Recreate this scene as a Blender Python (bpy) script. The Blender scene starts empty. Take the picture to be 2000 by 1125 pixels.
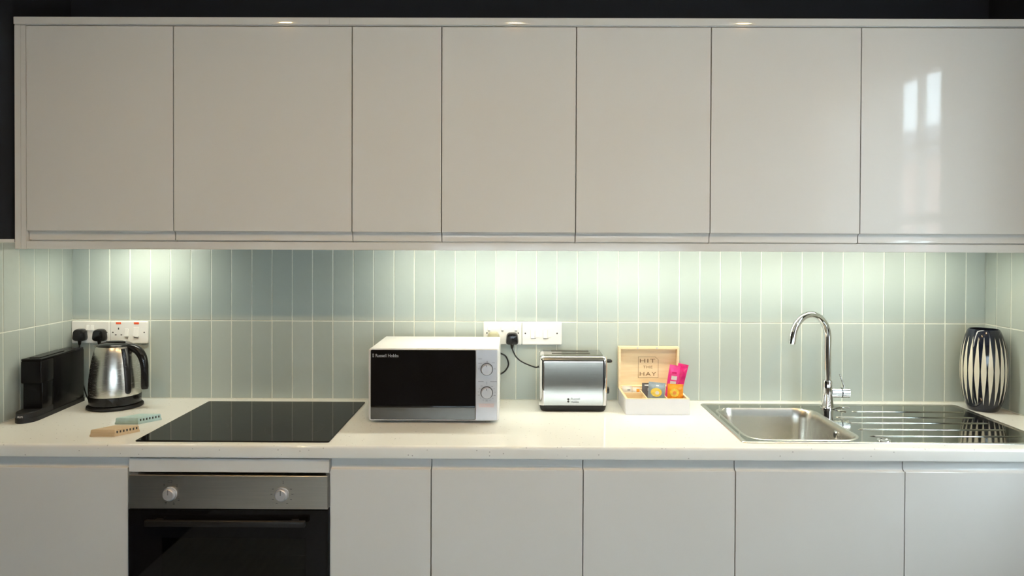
import bpy, bmesh, math, random
from mathutils import Vector, Matrix
random.seed(7)
PI = math.pi
S = bpy.context.scene
C = S.collection

# ------------------------------------------------------------------ camera
cam = bpy.data.cameras.new('camera'); co = bpy.data.objects.new('camera', cam); C.objects.link(co)
cam.sensor_width = 36.0; cam.lens = 36.0*1393.95/2000.0; cam.shift_y = -0.04158; cam.clip_start = 0.05
co.matrix_world = (Matrix.Translation((1.68458, -2.70385, 1.5256)) @ Matrix.Rotation(0.00486, 4, 'Z')
                   @ Matrix.Rotation(PI/2-0.01045, 4, 'X') @ Matrix.Rotation(0.00388, 4, 'Z'))
S.camera = co
# ------------------------------------------------------------------ sky, exposure
SKY = 24.0            # bright overcast sky
LED = 43.0           # under-cabinet strips
DOWN = 1260.0          # ceiling downlights
w = bpy.data.worlds.new('overcast_sky'); S.world = w; w.use_nodes = True
bg = w.node_tree.nodes['Background']; bg.inputs['Color'].default_value = (0.74, 0.89, 1.0, 1); bg.inputs['Strength'].default_value = SKY
vs = S.view_settings
vs.view_transform = 'Standard'; vs.look = 'None'; vs.exposure = -0.06; vs.gamma = 1.0; vs.use_curve_mapping = False
def portal(loc, rot, sx, sy):            # tells the sampler where the window openings are
    l = bpy.data.lights.new('window_portal', 'AREA'); l.shape = 'RECTANGLE'; l.size = sx; l.size_y = sy
    l.cycles.is_portal = True
    o = bpy.data.objects.new('window_portal', l); C.objects.link(o); o.location = loc; o.rotation_euler = rot
# room
XR = 3.4612; ZC = 2.70; YF = -4.40
W1 = (-1.965, -0.915, 0.92, 2.32)     # window in right wall: y0,y1,z0,z1
W_FILL = (0.90, 3.26, 0.88, 2.20)       # unseen window added behind the camera for daylight fill: x0,x1,z0,z1
portal((XR+0.11, (W1[0]+W1[1])/2, (W1[2]+W1[3])/2), (0, PI/2, 0), W1[3]-W1[2], W1[1]-W1[0])
portal(((W_FILL[0]+W_FILL[1])/2, YF-0.11, (W_FILL[2]+W_FILL[3])/2), (PI/2, 0, 0), W_FILL[1]-W_FILL[0], W_FILL[3]-W_FILL[2])

# ------------------------------------------------------------------ materials
MATS = {}
def nodes(name):
    m = bpy.data.materials.new(name); m.use_nodes = True
    return m, m.node_tree, m.node_tree.nodes['Principled BSDF']
def noise_bump(nt, b, scale, strength, dist=0.001, stretch=(1, 1, 1), detail=2):
    tc = nt.nodes.new('ShaderNodeTexCoord'); mp = nt.nodes.new('ShaderNodeMapping'); mp.inputs['Scale'].default_value = stretch
    n = nt.nodes.new('ShaderNodeTexNoise'); n.inputs['Scale'].default_value = scale; n.inputs['Detail'].default_value = detail
    bp = nt.nodes.new('ShaderNodeBump'); bp.inputs['Strength'].default_value = strength; bp.inputs['Distance'].default_value = dist
    nt.links.new(tc.outputs['Object'], mp.inputs['Vector']); nt.links.new(mp.outputs[0], n.inputs['Vector'])
    nt.links.new(n.outputs['Fac'], bp.inputs['Height']); nt.links.new(bp.outputs[0], b.inputs['Normal'])
    return n
def mat(name, col, rough=0.5, metal=0.0, spec=0.5, vary=0.03, vscale=30, bump=0.0, bscale=80, stretch=(1, 1, 1), bdist=0.001, coat=0.0, emit=None, rvary=0.0):
    m, nt, b = nodes(name)
    b.inputs['Roughness'].default_value = rough; b.inputs['Metallic'].default_value = metal
    b.inputs['Specular IOR Level'].default_value = spec; b.inputs['Coat Weight'].default_value = coat
    tc = nt.nodes.new('ShaderNodeTexCoord'); mp = nt.nodes.new('ShaderNodeMapping'); mp.inputs['Scale'].default_value = stretch
    n = nt.nodes.new('ShaderNodeTexNoise'); n.inputs['Scale'].default_value = vscale; n.inputs['Detail'].default_value = 3
    r = nt.nodes.new('ShaderNodeValToRGB')
    r.color_ramp.elements[0].position = 0.3; r.color_ramp.elements[1].position = 0.7
    r.color_ramp.elements[0].color = tuple(c*(1-vary) for c in col)+(1,)
    r.color_ramp.elements[1].color = tuple(min(1, c*(1+vary)) for c in col)+(1,)
    nt.links.new(tc.outputs['Object'], mp.inputs['Vector']); nt.links.new(mp.outputs[0], n.inputs['Vector'])
    nt.links.new(n.outputs['Fac'], r.inputs['Fac']); nt.links.new(r.outputs['Color'], b.inputs['Base Color'])
    if rvary:
        mr = nt.nodes.new('ShaderNodeMapRange'); mr.inputs['To Min'].default_value = rough-rvary; mr.inputs['To Max'].default_value = rough+rvary
        nt.links.new(n.outputs['Fac'], mr.inputs['Value']); nt.links.new(mr.outputs[0], b.inputs['Roughness'])
    if bump: noise_bump(nt, b, bscale, bump, bdist, stretch)
    if emit:
        b.inputs['Emission Color'].default_value = emit[0]+(1,); b.inputs['Emission Strength'].default_value = emit[1]
    MATS[name] = m
    return m
def tile_mat():
    m, nt, b = nodes('sage_glazed_tile')
    oi = nt.nodes.new('ShaderNodeObjectInfo'); r = nt.nodes.new('ShaderNodeValToRGB')
    r.color_ramp.elements[0].color = (0.375, 0.420, 0.390, 1); r.color_ramp.elements[1].color = (0.415, 0.460, 0.427, 1)
    nt.links.new(oi.outputs['Random'], r.inputs['Fac']); nt.links.new(r.outputs['Color'], b.inputs['Base Color'])
    b.inputs['Roughness'].default_value = 0.28; b.inputs['Specular IOR Level'].default_value = 0.5
    noise_bump(nt, b, 9, 0.5, 0.006)
    return m
def worktop_mat():
    m, nt, b = nodes('white_speckled_stone')
    tc = nt.nodes.new('ShaderNodeTexCoord')
    v = nt.nodes.new('ShaderNodeTexVoronoi'); v.inputs['Scale'].default_value = 75
    lt = nt.nodes.new('ShaderNodeMath'); lt.operation = 'LESS_THAN'; lt.inputs[1].default_value = 0.14
    sp = nt.nodes.new('ShaderNodeSeparateColor'); gt = nt.nodes.new('ShaderNodeMath'); gt.operation = 'GREATER_THAN'; gt.inputs[1].default_value = 0.72
    mu = nt.nodes.new('ShaderNodeMath'); mu.operation = 'MULTIPLY'
    mu2 = nt.nodes.new('ShaderNodeMath'); mu2.operation = 'MULTIPLY'; mu2.inputs[1].default_value = 0.55
    mx = nt.nodes.new('ShaderNodeMix'); mx.data_type = 'RGBA'
    mx.inputs[6].default_value = (0.835, 0.845, 0.815, 1); mx.inputs[7].default_value = (0.24, 0.23, 0.22, 1)
    L = nt.links.new
    L(tc.outputs['Object'], v.inputs['Vector']); L(v.outputs['Distance'], lt.inputs[0]); L(v.outputs['Color'], sp.inputs[0]); L(sp.outputs[0], gt.inputs[0])
    L(lt.outputs[0], mu.inputs[0]); L(gt.outputs[0], mu.inputs[1]); L(mu.outputs[0], mu2.inputs[0]); L(mu2.outputs[0], mx.inputs[0]); L(mx.outputs[2], b.inputs['Base Color'])
    b.inputs['Roughness'].default_value = 0.045
    return m
def vase_mat():
    # glazed navy with tall cream lens-shaped stripes painted round the belly
    m, nt, b = nodes('navy_cream_stripe_glaze')
    L = nt.links.new
    def math_(op, a=None, bb=None, c=None):
        n = nt.nodes.new('ShaderNodeMath'); n.operation = op
        for i, x in enumerate((a, bb, c)):
            if x is None: continue
            if isinstance(x, (int, float)): n.inputs[i].default_value = x
            else: L(x, n.inputs[i])
        return n.outputs[0]
    tc = nt.nodes.new('ShaderNodeTexCoord'); sx = nt.nodes.new('ShaderNodeSeparateXYZ'); L(tc.outputs['Object'], sx.inputs[0])
    ang = math_('ARCTAN2', sx.outputs['Y'], sx.outputs['X'])
    k = math_('MULTIPLY', ang, 22/(2*PI)); fr = math_('FRACT', k); d = math_('ABSOLUTE', math_('SUBTRACT', fr, 0.5))
    t = math_('ABSOLUTE', math_('DIVIDE', math_('SUBTRACT', sx.outputs['Z'], 0.148), 0.122))
    wd = math_('MULTIPLY', math_('SUBTRACT', 1.0, math_('POWER', t, 1.35)), 0.40)
    f = math_('LESS_THAN', d, wd)
    mx = nt.nodes.new('ShaderNodeMix'); mx.data_type = 'RGBA'; L(f, mx.inputs[0])
    mx.inputs[6].default_value = (0.008, 0.011, 0.022, 1); mx.inputs[7].default_value = (0.68, 0.64, 0.53, 1)
    L(mx.outputs[2], b.inputs['Base Color'])
    r = math_('MULTIPLY_ADD', f, 0.25, 0.10); L(r, b.inputs['Roughness'])
    return m
def glass_mat(name, tint, refl_ior=1.5, dens=1.0):
    m = bpy.data.materials.new(name); m.use_nodes = True; nt = m.node_tree; nt.nodes.clear()
    o = nt.nodes.new('ShaderNodeOutputMaterial'); t = nt.nodes.new('ShaderNodeBsdfTransparent'); g = nt.nodes.new('ShaderNodeBsdfGlossy')
    lw = nt.nodes.new('ShaderNodeLayerWeight'); lw.inputs[0].default_value = 0.5
    p = nt.nodes.new('ShaderNodeMath'); p.operation = 'POWER'; p.inputs[1].default_value = 5.0
    f = nt.nodes.new('ShaderNodeMath'); f.operation = 'MULTIPLY_ADD'; f.inputs[1].default_value = 0.96; f.inputs[2].default_value = 0.04
    x = nt.nodes.new('ShaderNodeMixShader')
    t.inputs[0].default_value = tint+(1,); g.inputs['Roughness'].default_value = 0.02
    nt.links.new(lw.outputs['Facing'], p.inputs[0]); nt.links.new(p.outputs[0], f.inputs[0]); nt.links.new(f.outputs[0], x.inputs[0]); nt.links.new(t.outputs[0], x.inputs[1]); nt.links.new(g.outputs[0], x.inputs[2]); nt.links.new(x.outputs[0], o.inputs[0])
    return m
def wood_mat(name, c1, c2, scale=6, stretch=(1, 12, 12), rough=0.5):
    m, nt, b = nodes(name)
    tc = nt.nodes.new('ShaderNodeTexCoord'); mp = nt.nodes.new('ShaderNodeMapping'); mp.inputs['Scale'].default_value = stretch
    n = nt.nodes.new('ShaderNodeTexNoise'); n.inputs['Scale'].default_value = scale; n.inputs['Detail'].default_value = 5
    r = nt.nodes.new('ShaderNodeValToRGB'); r.color_ramp.elements[0].position = 0.35; r.color_ramp.elements[1].position = 0.7
    r.color_ramp.elements[0].color = c1+(1,); r.color_ramp.elements[1].color = c2+(1,)
    nt.links.new(tc.outputs['Object'], mp.inputs['Vector']); nt.links.new(mp.outputs[0], n.inputs['Vector']); nt.links.new(n.outputs['Fac'], r.inputs['Fac'])
    nt.links.new(r.outputs['Color'], b.inputs['Base Color']); b.inputs['Roughness'].default_value = rough
    return m
M_TILE = tile_mat(); M_TOP = worktop_mat(); M_VASE = vase_mat()
M_GROUT = mat('pale_grout', (0.76, 0.78, 0.70), 0.8, vary=0.05, vscale=60)
M_NAVY = mat('navy_wall_paint', (0.013, 0.016, 0.022), 0.75, spec=0.2, vary=0.06, vscale=8, bump=0.15, bscale=250, bdist=0.0005)
M_PALE = mat('pale_wall_paint', (0.34, 0.33, 0.32), 0.7, vary=0.03, vscale=5)
M_CEIL = mat('white_ceiling_paint', (0.80, 0.79, 0.76), 0.8, vary=0.02, vscale=5)
M_FLOOR = wood_mat('pale_grey_floor_boards', (0.33, 0.38, 0.42), (0.44, 0.49, 0.53), 5, (9, 1, 1), 0.35)
M_DOOR = mat('gloss_light_grey_lacquer', (0.69, 0.688, 0.668), 0.05, spec=0.30, vary=0.006, vscale=4, bump=0.03, bscale=14, bdist=0.002)
M_CARC = mat('grey_carcass_board', (0.60, 0.59, 0.57), 0.45, vary=0.02)
M_PLASTW = mat('white_plastic', (0.80, 0.80, 0.78), 0.25, vary=0.01)
M_WENAM = mat('white_enamel', (0.84, 0.84, 0.83), 0.28, vary=0.01)
M_BLACK = mat('black_plastic', (0.009, 0.009, 0.010), 0.20, spec=0.35, vary=0.1)
M_BLACKM = mat('black_matt_plastic', (0.012, 0.012, 0.013), 0.45, spec=0.3, vary=0.1, bump=0.1, bscale=400, bdist=0.0003)
M_BGLOSS = mat('black_glass', (0.006, 0.006, 0.007), 0.035, spec=0.25, vary=0.05)
M_HOB = mat('black_ceramic_glass', (0.008, 0.008, 0.009), 0.04, spec=0.16, vary=0.05)
M_TINT = glass_mat('tinted_oven_glass', (0.22, 0.22, 0.22))
M_PANE = glass_mat('window_glass', (0.95, 0.97, 0.97))
def frost_mat():  # glass of the added fill window, scatters the skylight softly
    m = bpy.data.materials.new('fill_window_frost'); m.use_nodes = True; nt = m.node_tree; nt.nodes.clear()
    o = nt.nodes.new('ShaderNodeOutputMaterial'); t = nt.nodes.new('ShaderNodeBsdfTranslucent'); d = nt.nodes.new('ShaderNodeBsdfDiffuse'); x = nt.nodes.new('ShaderNodeMixShader')
    t.inputs[0].default_value = (0.88, 0.89, 0.89, 1); d.inputs[0].default_value = (0.6, 0.62, 0.62, 1); x.inputs[0].default_value = 0.15
    nt.links.new(t.outputs[0], x.inputs[1]); nt.links.new(d.outputs[0], x.inputs[2]); nt.links.new(x.outputs[0], o.inputs[0]); return m
M_FROST = frost_mat()
M_CBLACK = mat('coffee_machine_black', (0.006, 0.006, 0.007), 0.22, spec=0.14, vary=0.1)
M_STEEL = mat('brushed_steel', (0.50, 0.485, 0.455), 0.24, 1.0, vary=0.06, vscale=14, stretch=(1, 1, 60), rvary=0.06)
M_STEELH = mat('brushed_steel_fascia', (0.70, 0.64, 0.56), 0.30, 1.0, vary=0.06, vscale=8, stretch=(1, 1, 90), rvary=0.05)
M_KSTEEL = mat('kettle_steel', (0.66, 0.63, 0.58), 0.27, 1.0, vary=0.02, vscale=30, stretch=(1, 1, 40), rvary=0.012)
M_TSTEEL = mat('toaster_steel', (0.34, 0.32, 0.28), 0.17, 1.0, vary=0.05, vscale=10, stretch=(1, 1, 80), rvary=0.03)
M_STRIP = mat('dark_steel_strip', (0.125, 0.118, 0.105), 0.25, 1.0, vary=0.05)
M_SINK = mat('satin_sink_steel', (0.66, 0.64, 0.59), 0.27, 1.0, vary=0.04, vscale=40)
M_DRAIN = mat('polished_sink_steel', (0.36, 0.36, 0.325), 0.08, 1.0, vary=0.03, vscale=20)
M_CHROME = mat('chrome', (0.82, 0.82, 0.82), 0.045, 1.0, vary=0.01)
M_SILVER = mat('silver_plastic', (0.50, 0.50, 0.52), 0.32, 0.35, vary=0.02)
M_PINE = wood_mat('pale_pine', (0.78, 0.60, 0.36), (0.86, 0.70, 0.46), 8, (1, 14, 14), 0.5)
M_BWHITE = mat('white_box_paint', (0.82, 0.82, 0.84), 0.45, vary=0.01)
M_TAN = wood_mat('tan_wood', (0.50, 0.36, 0.21), (0.60, 0.45, 0.28), 10, (2, 20, 20), 0.55)
M_TEAL = mat('pale_teal_paint', (0.42, 0.58, 0.57), 0.5, vary=0.06, vscale=120)
M_RED = mat('red_neon_lens', (0.75, 0.10, 0.03), 0.3, vary=0.05)
M_INK = mat('dark_print_ink', (0.03, 0.028, 0.026), 0.6, vary=0.02)
M_GREYINK = mat('grey_print_ink', (0.20, 0.20, 0.21), 0.6, vary=0.02)
M_REDINK = mat('pale_red_print_ink', (0.72, 0.40, 0.34), 0.6, vary=0.02)
M_WHITEINK = mat('white_print_ink', (0.75, 0.74, 0.74), 0.6, vary=0.02)
M_BROWNINK = mat('burnt_brown_ink', (0.22, 0.12, 0.05), 0.6, vary=0.02)
M_KHAKI = mat('khaki_plug_plastic', (0.36, 0.35, 0.24), 0.4, vary=0.03)
M_PINK = mat('pink_foil_wrapper', (0.78, 0.045, 0.26), 0.28, vary=0.12, vscale=60, bump=0.5, bscale=70, bdist=0.004)
M_DPINK = mat('deep_pink_foil_wrapper', (0.62, 0.012, 0.15), 0.25, vary=0.15, vscale=60, bump=0.5, bscale=70, bdist=0.004)
M_GREYW = mat('blue_grey_wrapper', (0.27, 0.33, 0.37), 0.35, vary=0.12, vscale=50, bump=0.5, bscale=60, bdist=0.004)
M_ORANGE = mat('orange_wrapper', (0.80, 0.28, 0.012), 0.32, vary=0.25, vscale=70, bump=0.5, bscale=60, bdist=0.004)
M_YELLOW = mat('yellow_biscuit_print', (0.85, 0.60, 0.06), 0.4, vary=0.15, vscale=120)
M_DGREY = mat('charcoal_wrapper', (0.10, 0.095, 0.10), 0.35, vary=0.15, vscale=60)
M_CREAM = mat('cream_paper_sachet', (0.82, 0.77, 0.68), 0.5, vary=0.05, vscale=60)
M_LED = mat('led_diffuser', (0.9, 0.9, 0.88), 0.4, vary=0.0, emit=((1.0, 0.985, 0.81), LED))
M_LEDB = mat('bright_led_diffuser', (0.9, 0.9, 0.88), 0.4, vary=0.0, emit=((1.0, 0.985, 0.81), LED*1.4))
M_LAMP = mat('downlight_lens', (0.9, 0.9, 0.88), 0.4, vary=0.0, emit=((1.0, 0.66, 0.30), DOWN))
M_SASH = mat('white_sash_paint', (0.80, 0.80, 0.79), 0.35, vary=0.01)
M_BRICK = mat('pink_brick', (0.52, 0.34, 0.29), 0.8, vary=0.12, vscale=3)
M_SLATE = mat('slate_roof', (0.16, 0.16, 0.18), 0.7, vary=0.1, vscale=3)
M_STREET = mat('grey_paving', (0.28, 0.28, 0.27), 0.8, vary=0.08, vscale=2)
def blind_mat():
    m = bpy.data.materials.new('fill_blind_cloth'); m.use_nodes = True; nt = m.node_tree; b = nt.nodes['Principled BSDF']
    b.inputs['Base Color'].default_value = (0.55, 0.54, 0.52, 1); b.inputs['Roughness'].default_value = 0.8
    noise_bump(nt, b, 600, 0.2, 0.0005)
    return m
M_BLIND = blind_mat()

# ------------------------------------------------------------------ helpers
def tag(o, label=None, cat=None, group=None, kind=None):
    if label: o['label'] = label
    if cat: o['category'] = cat
    if group: o['group'] = group
    if kind: o['kind'] = kind
    return o
def thing(name, label, cat, loc, group=None):
    o = bpy.data.objects.new(name, None); C.objects.link(o); o.location = loc; o.empty_display_size = 0.05
    o['origin'] = loc
    return tag(o, label, cat, group)
def obj(name, bm, m, parent=None, label=None, smooth=None, kind=None, origin=None):
    """One mesh object. Shapes are given in room coordinates; they are stored relative to the thing's origin."""
    org = tuple(parent['origin']) if parent is not None else (origin or (0, 0, 0))
    bmesh.ops.recalc_face_normals(bm, faces=bm.faces[:])
    bm.transform(Matrix.Translation((-org[0], -org[1], -org[2])))
    me = bpy.data.meshes.new(name); bm.to_mesh(me); bm.free(); me.materials.append(m)
    if smooth is not None:
        me.polygons.foreach_set('use_smooth', [True]*len(me.polygons))
        me.set_sharp_from_angle(angle=math.radians(smooth))
    o = bpy.data.objects.new(name, me); C.objects.link(o); o['origin'] = org
    if parent is not None: o.parent = parent
    else: o.location = org
    return tag(o, label, kind=kind)
def bx(bm, x0, x1, y0, y1, z0, z1, bev=0.0, seg=2):
    r = bmesh.ops.create_cube(bm, size=1.0)
    vs_ = r['verts']
    for v in vs_:
        v.co.x = x0 if v.co.x < 0 else x1; v.co.y = y0 if v.co.y < 0 else y1; v.co.z = z0 if v.co.z < 0 else z1
    if bev:
        es = {e for v in vs_ for e in v.link_edges}
        bmesh.ops.bevel(bm, geom=list(es), offset=bev, segments=seg, affect='EDGES', profile=0.5)
    return bm
def B(*a, **k): return bx(bmesh.new(), *a, **k)
def loft(bm, loops, cap0=True, cap1=True, closed=True):
    rings = [[bm.verts.new(p) for p in lp] for lp in loops]
    n = len(rings[0])
    for a, b in zip(rings, rings[1:]):
        for i in range(n if closed else n-1):
            j = (i+1) % n; bm.faces.new((a[i], a[j], b[j], b[i]))
    if cap0: bm.faces.new(rings[0][::-1])
    if cap1: bm.faces.new(rings[-1])
    return rings
def lathe(bm, cx, cy, prof, n=40, cap0=True, cap1=True):
    return loft(bm, [[(cx+r*math.cos(2*PI*i/n), cy+r*math.sin(2*PI*i/n), z) for i in range(n)] for r, z in prof], cap0, cap1)
def disc(bm, c, r, axis, t0, t1, n=24, bev=0.0):
    """cylinder; axis 'x','y','z' from t0 to t1"""
    prof = [(r, t0), (r, t1)] if not bev else [(r, t0), (r, t1-bev*math.copysign(1, t1-t0)), (r-bev, t1)]
    lps = []
    for rr, t in prof:
        lp = []
        for i in range(n):
            a = 2*PI*i/n; u, v = rr*math.cos(a), rr*math.sin(a)
            lp.append({'x': (t, c[0]+u, c[1]+v), 'y': (c[0]+u, t, c[1]+v), 'z': (c[0]+u, c[1]+v, t)}[axis])
        lps.append(lp)
    loft(bm, lps); return bm
def tube(bm, pts, r, n=10, cap=True):
    pts = [Vector(p) for p in pts]; rs = r if isinstance(r, (list, tuple)) else [r]*len(pts)
    up = Vector((0, 0, 1)); lps = []; prev = None
    for i, p in enumerate(pts):
        t = (pts[min(i+1, len(pts)-1)]-pts[max(i-1, 0)]).normalized()
        if prev is None:
            a = t.cross(up); a = a if a.length > 1e-3 else t.cross(Vector((0, 1, 0)))
        else: a = prev-t*prev.dot(t)
        a.normalize(); prev = a; b = t.cross(a)
        lps.append([p+rs[i]*(math.cos(2*PI*k/n)*a+math.sin(2*PI*k/n)*b) for k in range(n)])
    loft(bm, lps, cap, cap); return bm
def smooth_path(pts, n=8):
    P = [Vector(p) for p in pts]; P = [2*P[0]-P[1]]+P+[2*P[-1]-P[-2]]; out = []
    for i in range(1, len(P)-2):
        for k in range(n):
            t = k/n; a, b, c, d = P[i-1:i+3]
            out.append(0.5*((2*b)+(c-a)*t+(2*a-5*b+4*c-d)*t*t+(3*b-a-3*c+d)*t**3))
    out.append(P[-2]); return out
def rrect(x0, x1, y0, y1, r, n=6):
    pts = []
    for cx, cy, a0 in ((x1-r, y1-r, 0), (x0+r, y1-r, PI/2), (x0+r, y0+r, PI), (x1-r, y0+r, 1.5*PI)):
        for k in range(n+1):
            a = a0+PI/2*k/n; pts.append((cx+r*math.cos(a), cy+r*math.sin(a)))
    return pts
def plate_y(bm, x0, x1, z0, z1, yb, yf, r=0.004, bev=0.002):
    """rounded plate facing the camera (-y)"""
    o = rrect(x0, x1, z0, z1, r); i = rrect(x0+bev, x1-bev, z0+bev, z1-bev, max(r-bev, 0.0005))
    loft(bm, [[(x, yb, z) for x, z in o], [(x, yf+bev*0.8, z) for x, z in o], [(x, yf, z) for x, z in i]]); return bm
def extrude_x(bm, prof, x0, x1):
    loft(bm, [[(x0, y, z) for y, z in prof], [(x1, y, z) for y, z in prof]]); return bm
def text_bm(s, size, depth=0.0003, spacing=1.0, width=None):
    cu = bpy.data.curves.new('lettering', 'FONT'); cu.body = s; cu.size = size; cu.extrude = depth; cu.space_character = spacing; cu.resolution_u = 3
    o = bpy.data.objects.new('lettering', cu); C.objects.link(o)
    dg = bpy.context.evaluated_depsgraph_get(); me = bpy.data.meshes.new_from_object(o.evaluated_get(dg))
    bm = bmesh.new(); bm.from_mesh(me); bpy.data.meshes.remove(me); bpy.data.objects.remove(o); bpy.data.curves.remove(cu)
    if width:
        xs = [v.co.x for v in bm.verts]; k = width/(max(xs)-min(xs)); mn = min(xs)
        for v in bm.verts: v.co.x = (v.co.x-mn)*k
    return bm
def text_y(s, size, x, y, z, width=None, spacing=1.0):
    """upright lettering facing -y, left end at x, baseline z, lying on plane y"""
    bm = text_bm(s, size, 0.0003, spacing, width)
    bm.transform(Matrix.Translation((x, y, z)) @ Matrix.Rotation(PI/2, 4, 'X')); return bm
def copy_tree(o, dx, label):
    c = o.copy(); C.objects.link(c); c.location = Vector(o.location)+Vector(dx); c['label'] = label
    for ch in o.children:
        d = ch.copy(); C.objects.link(d); d.parent = c
        for g in ch.children:
            e = g.copy(); C.objects.link(e); e.parent = d
    return c

# ------------------------------------------------------------------ the room shell
obj('floor', B(-0.3, XR+0.1, YF-0.1, 0.3, -0.1, 0.0), M_FLOOR, kind='structure')
obj('ceiling', B(-0.3, XR+0.1, YF-0.1, 0.3, ZC, ZC+0.1), M_CEIL, kind='structure')
wb = obj('wall_back', B(-0.3, XR+0.1, 0.006, 0.3, 0.0, ZC), M_NAVY, kind='structure')
wl = obj('wall_left', B(-0.3, -0.006, YF, 0.006, 0.0, ZC), M_NAVY, kind='structure')
bm = bmesh.new()
y0, y1, z0, z1 = W1; xa, xb = XR+0.006, XR+0.10
bx(bm, xa, xb, YF, y0, 0, ZC); bx(bm, xa, xb, y1, 0.006, 0, ZC); bx(bm, xa, xb, y0, y1, 0, z0); bx(bm, xa, xb, y0, y1, z1, ZC)
wr = obj('wall_right', bm, M_NAVY, kind='structure')
bm = bmesh.new()
x0, x1, z0, z1 = W_FILL
bx(bm, -0.3, x0, YF-0.1, YF, 0, ZC); bx(bm, x1, XR+0.1, YF-0.1, YF, 0, ZC); bx(bm, x0, x1, YF-0.1, YF, 0, z0); bx(bm, x0, x1, YF-0.3, YF, z1, ZC)
obj('wall_front', bm, M_PALE, kind='structure')
# tiles: two rows on each wall, one object per tile
ZT0, ZG, ZT1 = 0.9115, 1.2077, 1.5045
G = 0.0018   # half joint
def tile_mesh(wd, h):
    bm = bx(bmesh.new(), -wd/2, wd/2, -0.001, 0.001, -h/2, h/2, 0.0009, 1)
    me = bpy.data.meshes.new('tile'); bm.to_mesh(me); bm.free(); me.materials.append(M_TILE); return me
TM = {}
def put_tile(parent, place, wd, h, rz):
    key = (round(wd, 4), round(h, 4))
    if key not in TM: TM[key] = tile_mesh(wd, h)
    o = bpy.data.objects.new('tile', TM[key]); C.objects.link(o); o.parent = parent; o.location = place
    o.rotation_euler = (random.uniform(-1, 1)*0.003, 0, rz+random.uniform(-1, 1)*0.003)
def tile_wall(parent, lines, fn, rz):
    for a, b in zip(lines, lines[1:]):
        for za, zb in ((ZT0, ZG), (ZG, ZT1)):
            wd = b-a-2*G; h = zb-za-2*G
            if wd > 0.01: put_tile(parent, fn((a+b)/2, (za+zb)/2), wd, h, rz)
TP = 0.07727
obj('grout', B(-0.006, XR+0.006, 0.0015, 0.006, 0.905, ZT1), M_GROUT, wb)
lines = [-G]+[-0.01185+k*TP for k in range(1, 45)]+[XR+G]
tile_wall(wb, lines, lambda s, z: (s, 0.001, z), 0)
obj('grout', B(-0.006, -0.0015, -0.70, 0.0015, 0.905, ZT1), M_GROUT, wl)
obj('tile_trim', B(-0.006, 0.001, -0.70, -0.3125, ZT1, ZT1+0.011, 0.001), M_PLASTW, wl)
tile_wall(wl, [-G]+[0.05664+k*TP for k in range(0, 9)], lambda s, z: (-0.001, -s, z), PI/2)
obj('grout', B(XR+0.0015, XR+0.006, -0.70, 0.0015, 0.905, ZT1), M_GROUT, wr)
obj('tile_trim', B(XR-0.001, XR+0.006, -0.70, -0.3125, ZT1, ZT1+0.011, 0.001), M_PLASTW, wr)
tile_wall(wr, [-G]+[0.0615+k*TP for k in range(0, 9)], lambda s, z: (XR+0.001, -s, z), PI/2)

# windows
def sash_window(name, lab, to, wd, hh, cols, rows, z0, glass=M_PANE, t=(0.048, 0.052)):
    """a sliding sash with glazing bars; to(s,t,z): s along wall 0..wd, t depth into wall, z height"""
    root = thing(name, None, None, (0, 0, 0)); root['kind'] = 'structure'; root['label'] = lab
    def part(nm, boxes, m):
        bm = bmesh.new()
        for s0, s1, t0, t1, a, b in boxes:
            p, q = to(s0, t0, a), to(s1, t1, b)
            bx(bm, min(p[0], q[0]), max(p[0], q[0]), min(p[1], q[1]), max(p[1], q[1]), a, b)
        return obj(nm, bm, m, root)
    e = 0.0005
    part('window_frame', [(e, 0.05, 0.02, 0.09, z0, z0+hh), (wd-0.05, wd-e, 0.02, 0.09, z0, z0+hh), (0.05, wd-0.05, 0.02, 0.09, z0+e, z0+0.05), (0.05, wd-0.05, 0.02, 0.09, z0+hh-0.05, z0+hh-e)], M_SASH)
    part('window_sill', [(e, wd-e, -0.03, 0.02, z0+e, z0+0.02)], M_SASH)
    a0, a1, b0, b1 = 0.05, wd-0.05, z0+0.05, z0+hh-0.05
    pw, ph = (a1-a0)/cols, (b1-b0)/rows
    for i in range(1, cols): part('glazing_bar', [(a0+i*pw-0.012, a0+i*pw+0.012, 0.035, 0.065, b0, b1)], M_SASH)
    for j in range(1, rows):
        h_ = 0.022 if j*2 == rows else 0.012
        part('glazing_bar', [(a0, a1, 0.03, 0.07, b0+j*ph-h_, b0+j*ph+h_)], M_SASH)
    for i in range(cols):
        for j in range(rows):
            part('pane', [(a0+i*pw+0.012, a0+(i+1)*pw-0.012, t[0], t[1], b0+j*ph+0.012, b0+(j+1)*ph-0.012)], glass)
    return root
sash_window('window_1', 'white sash window in right wall, mirrored in the rightmost wall cabinet door',
            lambda s, t, z: (XR+0.006+t, W1[0]+s, z), W1[1]-W1[0], W1[3]-W1[2], 5, 4, W1[2], M_PANE, (0.058, 0.062))
sash_window('fill_window', 'made-up wide frosted window behind the camera, added as daylight fill', lambda s, t, z: (W_FILL[0]+s, YF-t, z), W_FILL[1]-W_FILL[0], W_FILL[3]-W_FILL[2], 4, 2, W_FILL[2], M_FROST)  # added unseen window, a neutral fill source for the doors
bl = thing('fill_window_blind', 'pale roller blind added to hide the top of the fill window from door reflections', 'blind', ((W_FILL[0]+W_FILL[1])/2, YF+0.05, 2.15))  # added blind, masks the upper fill window from the glossy wall doors
bm = tube(bmesh.new(), [(W_FILL[0]+0.02, YF+0.035, 2.16), (W_FILL[1]-0.02, YF+0.035, 2.16)], 0.022, 14); obj('roller', bm, M_PLASTW, bl, smooth=40)
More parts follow.
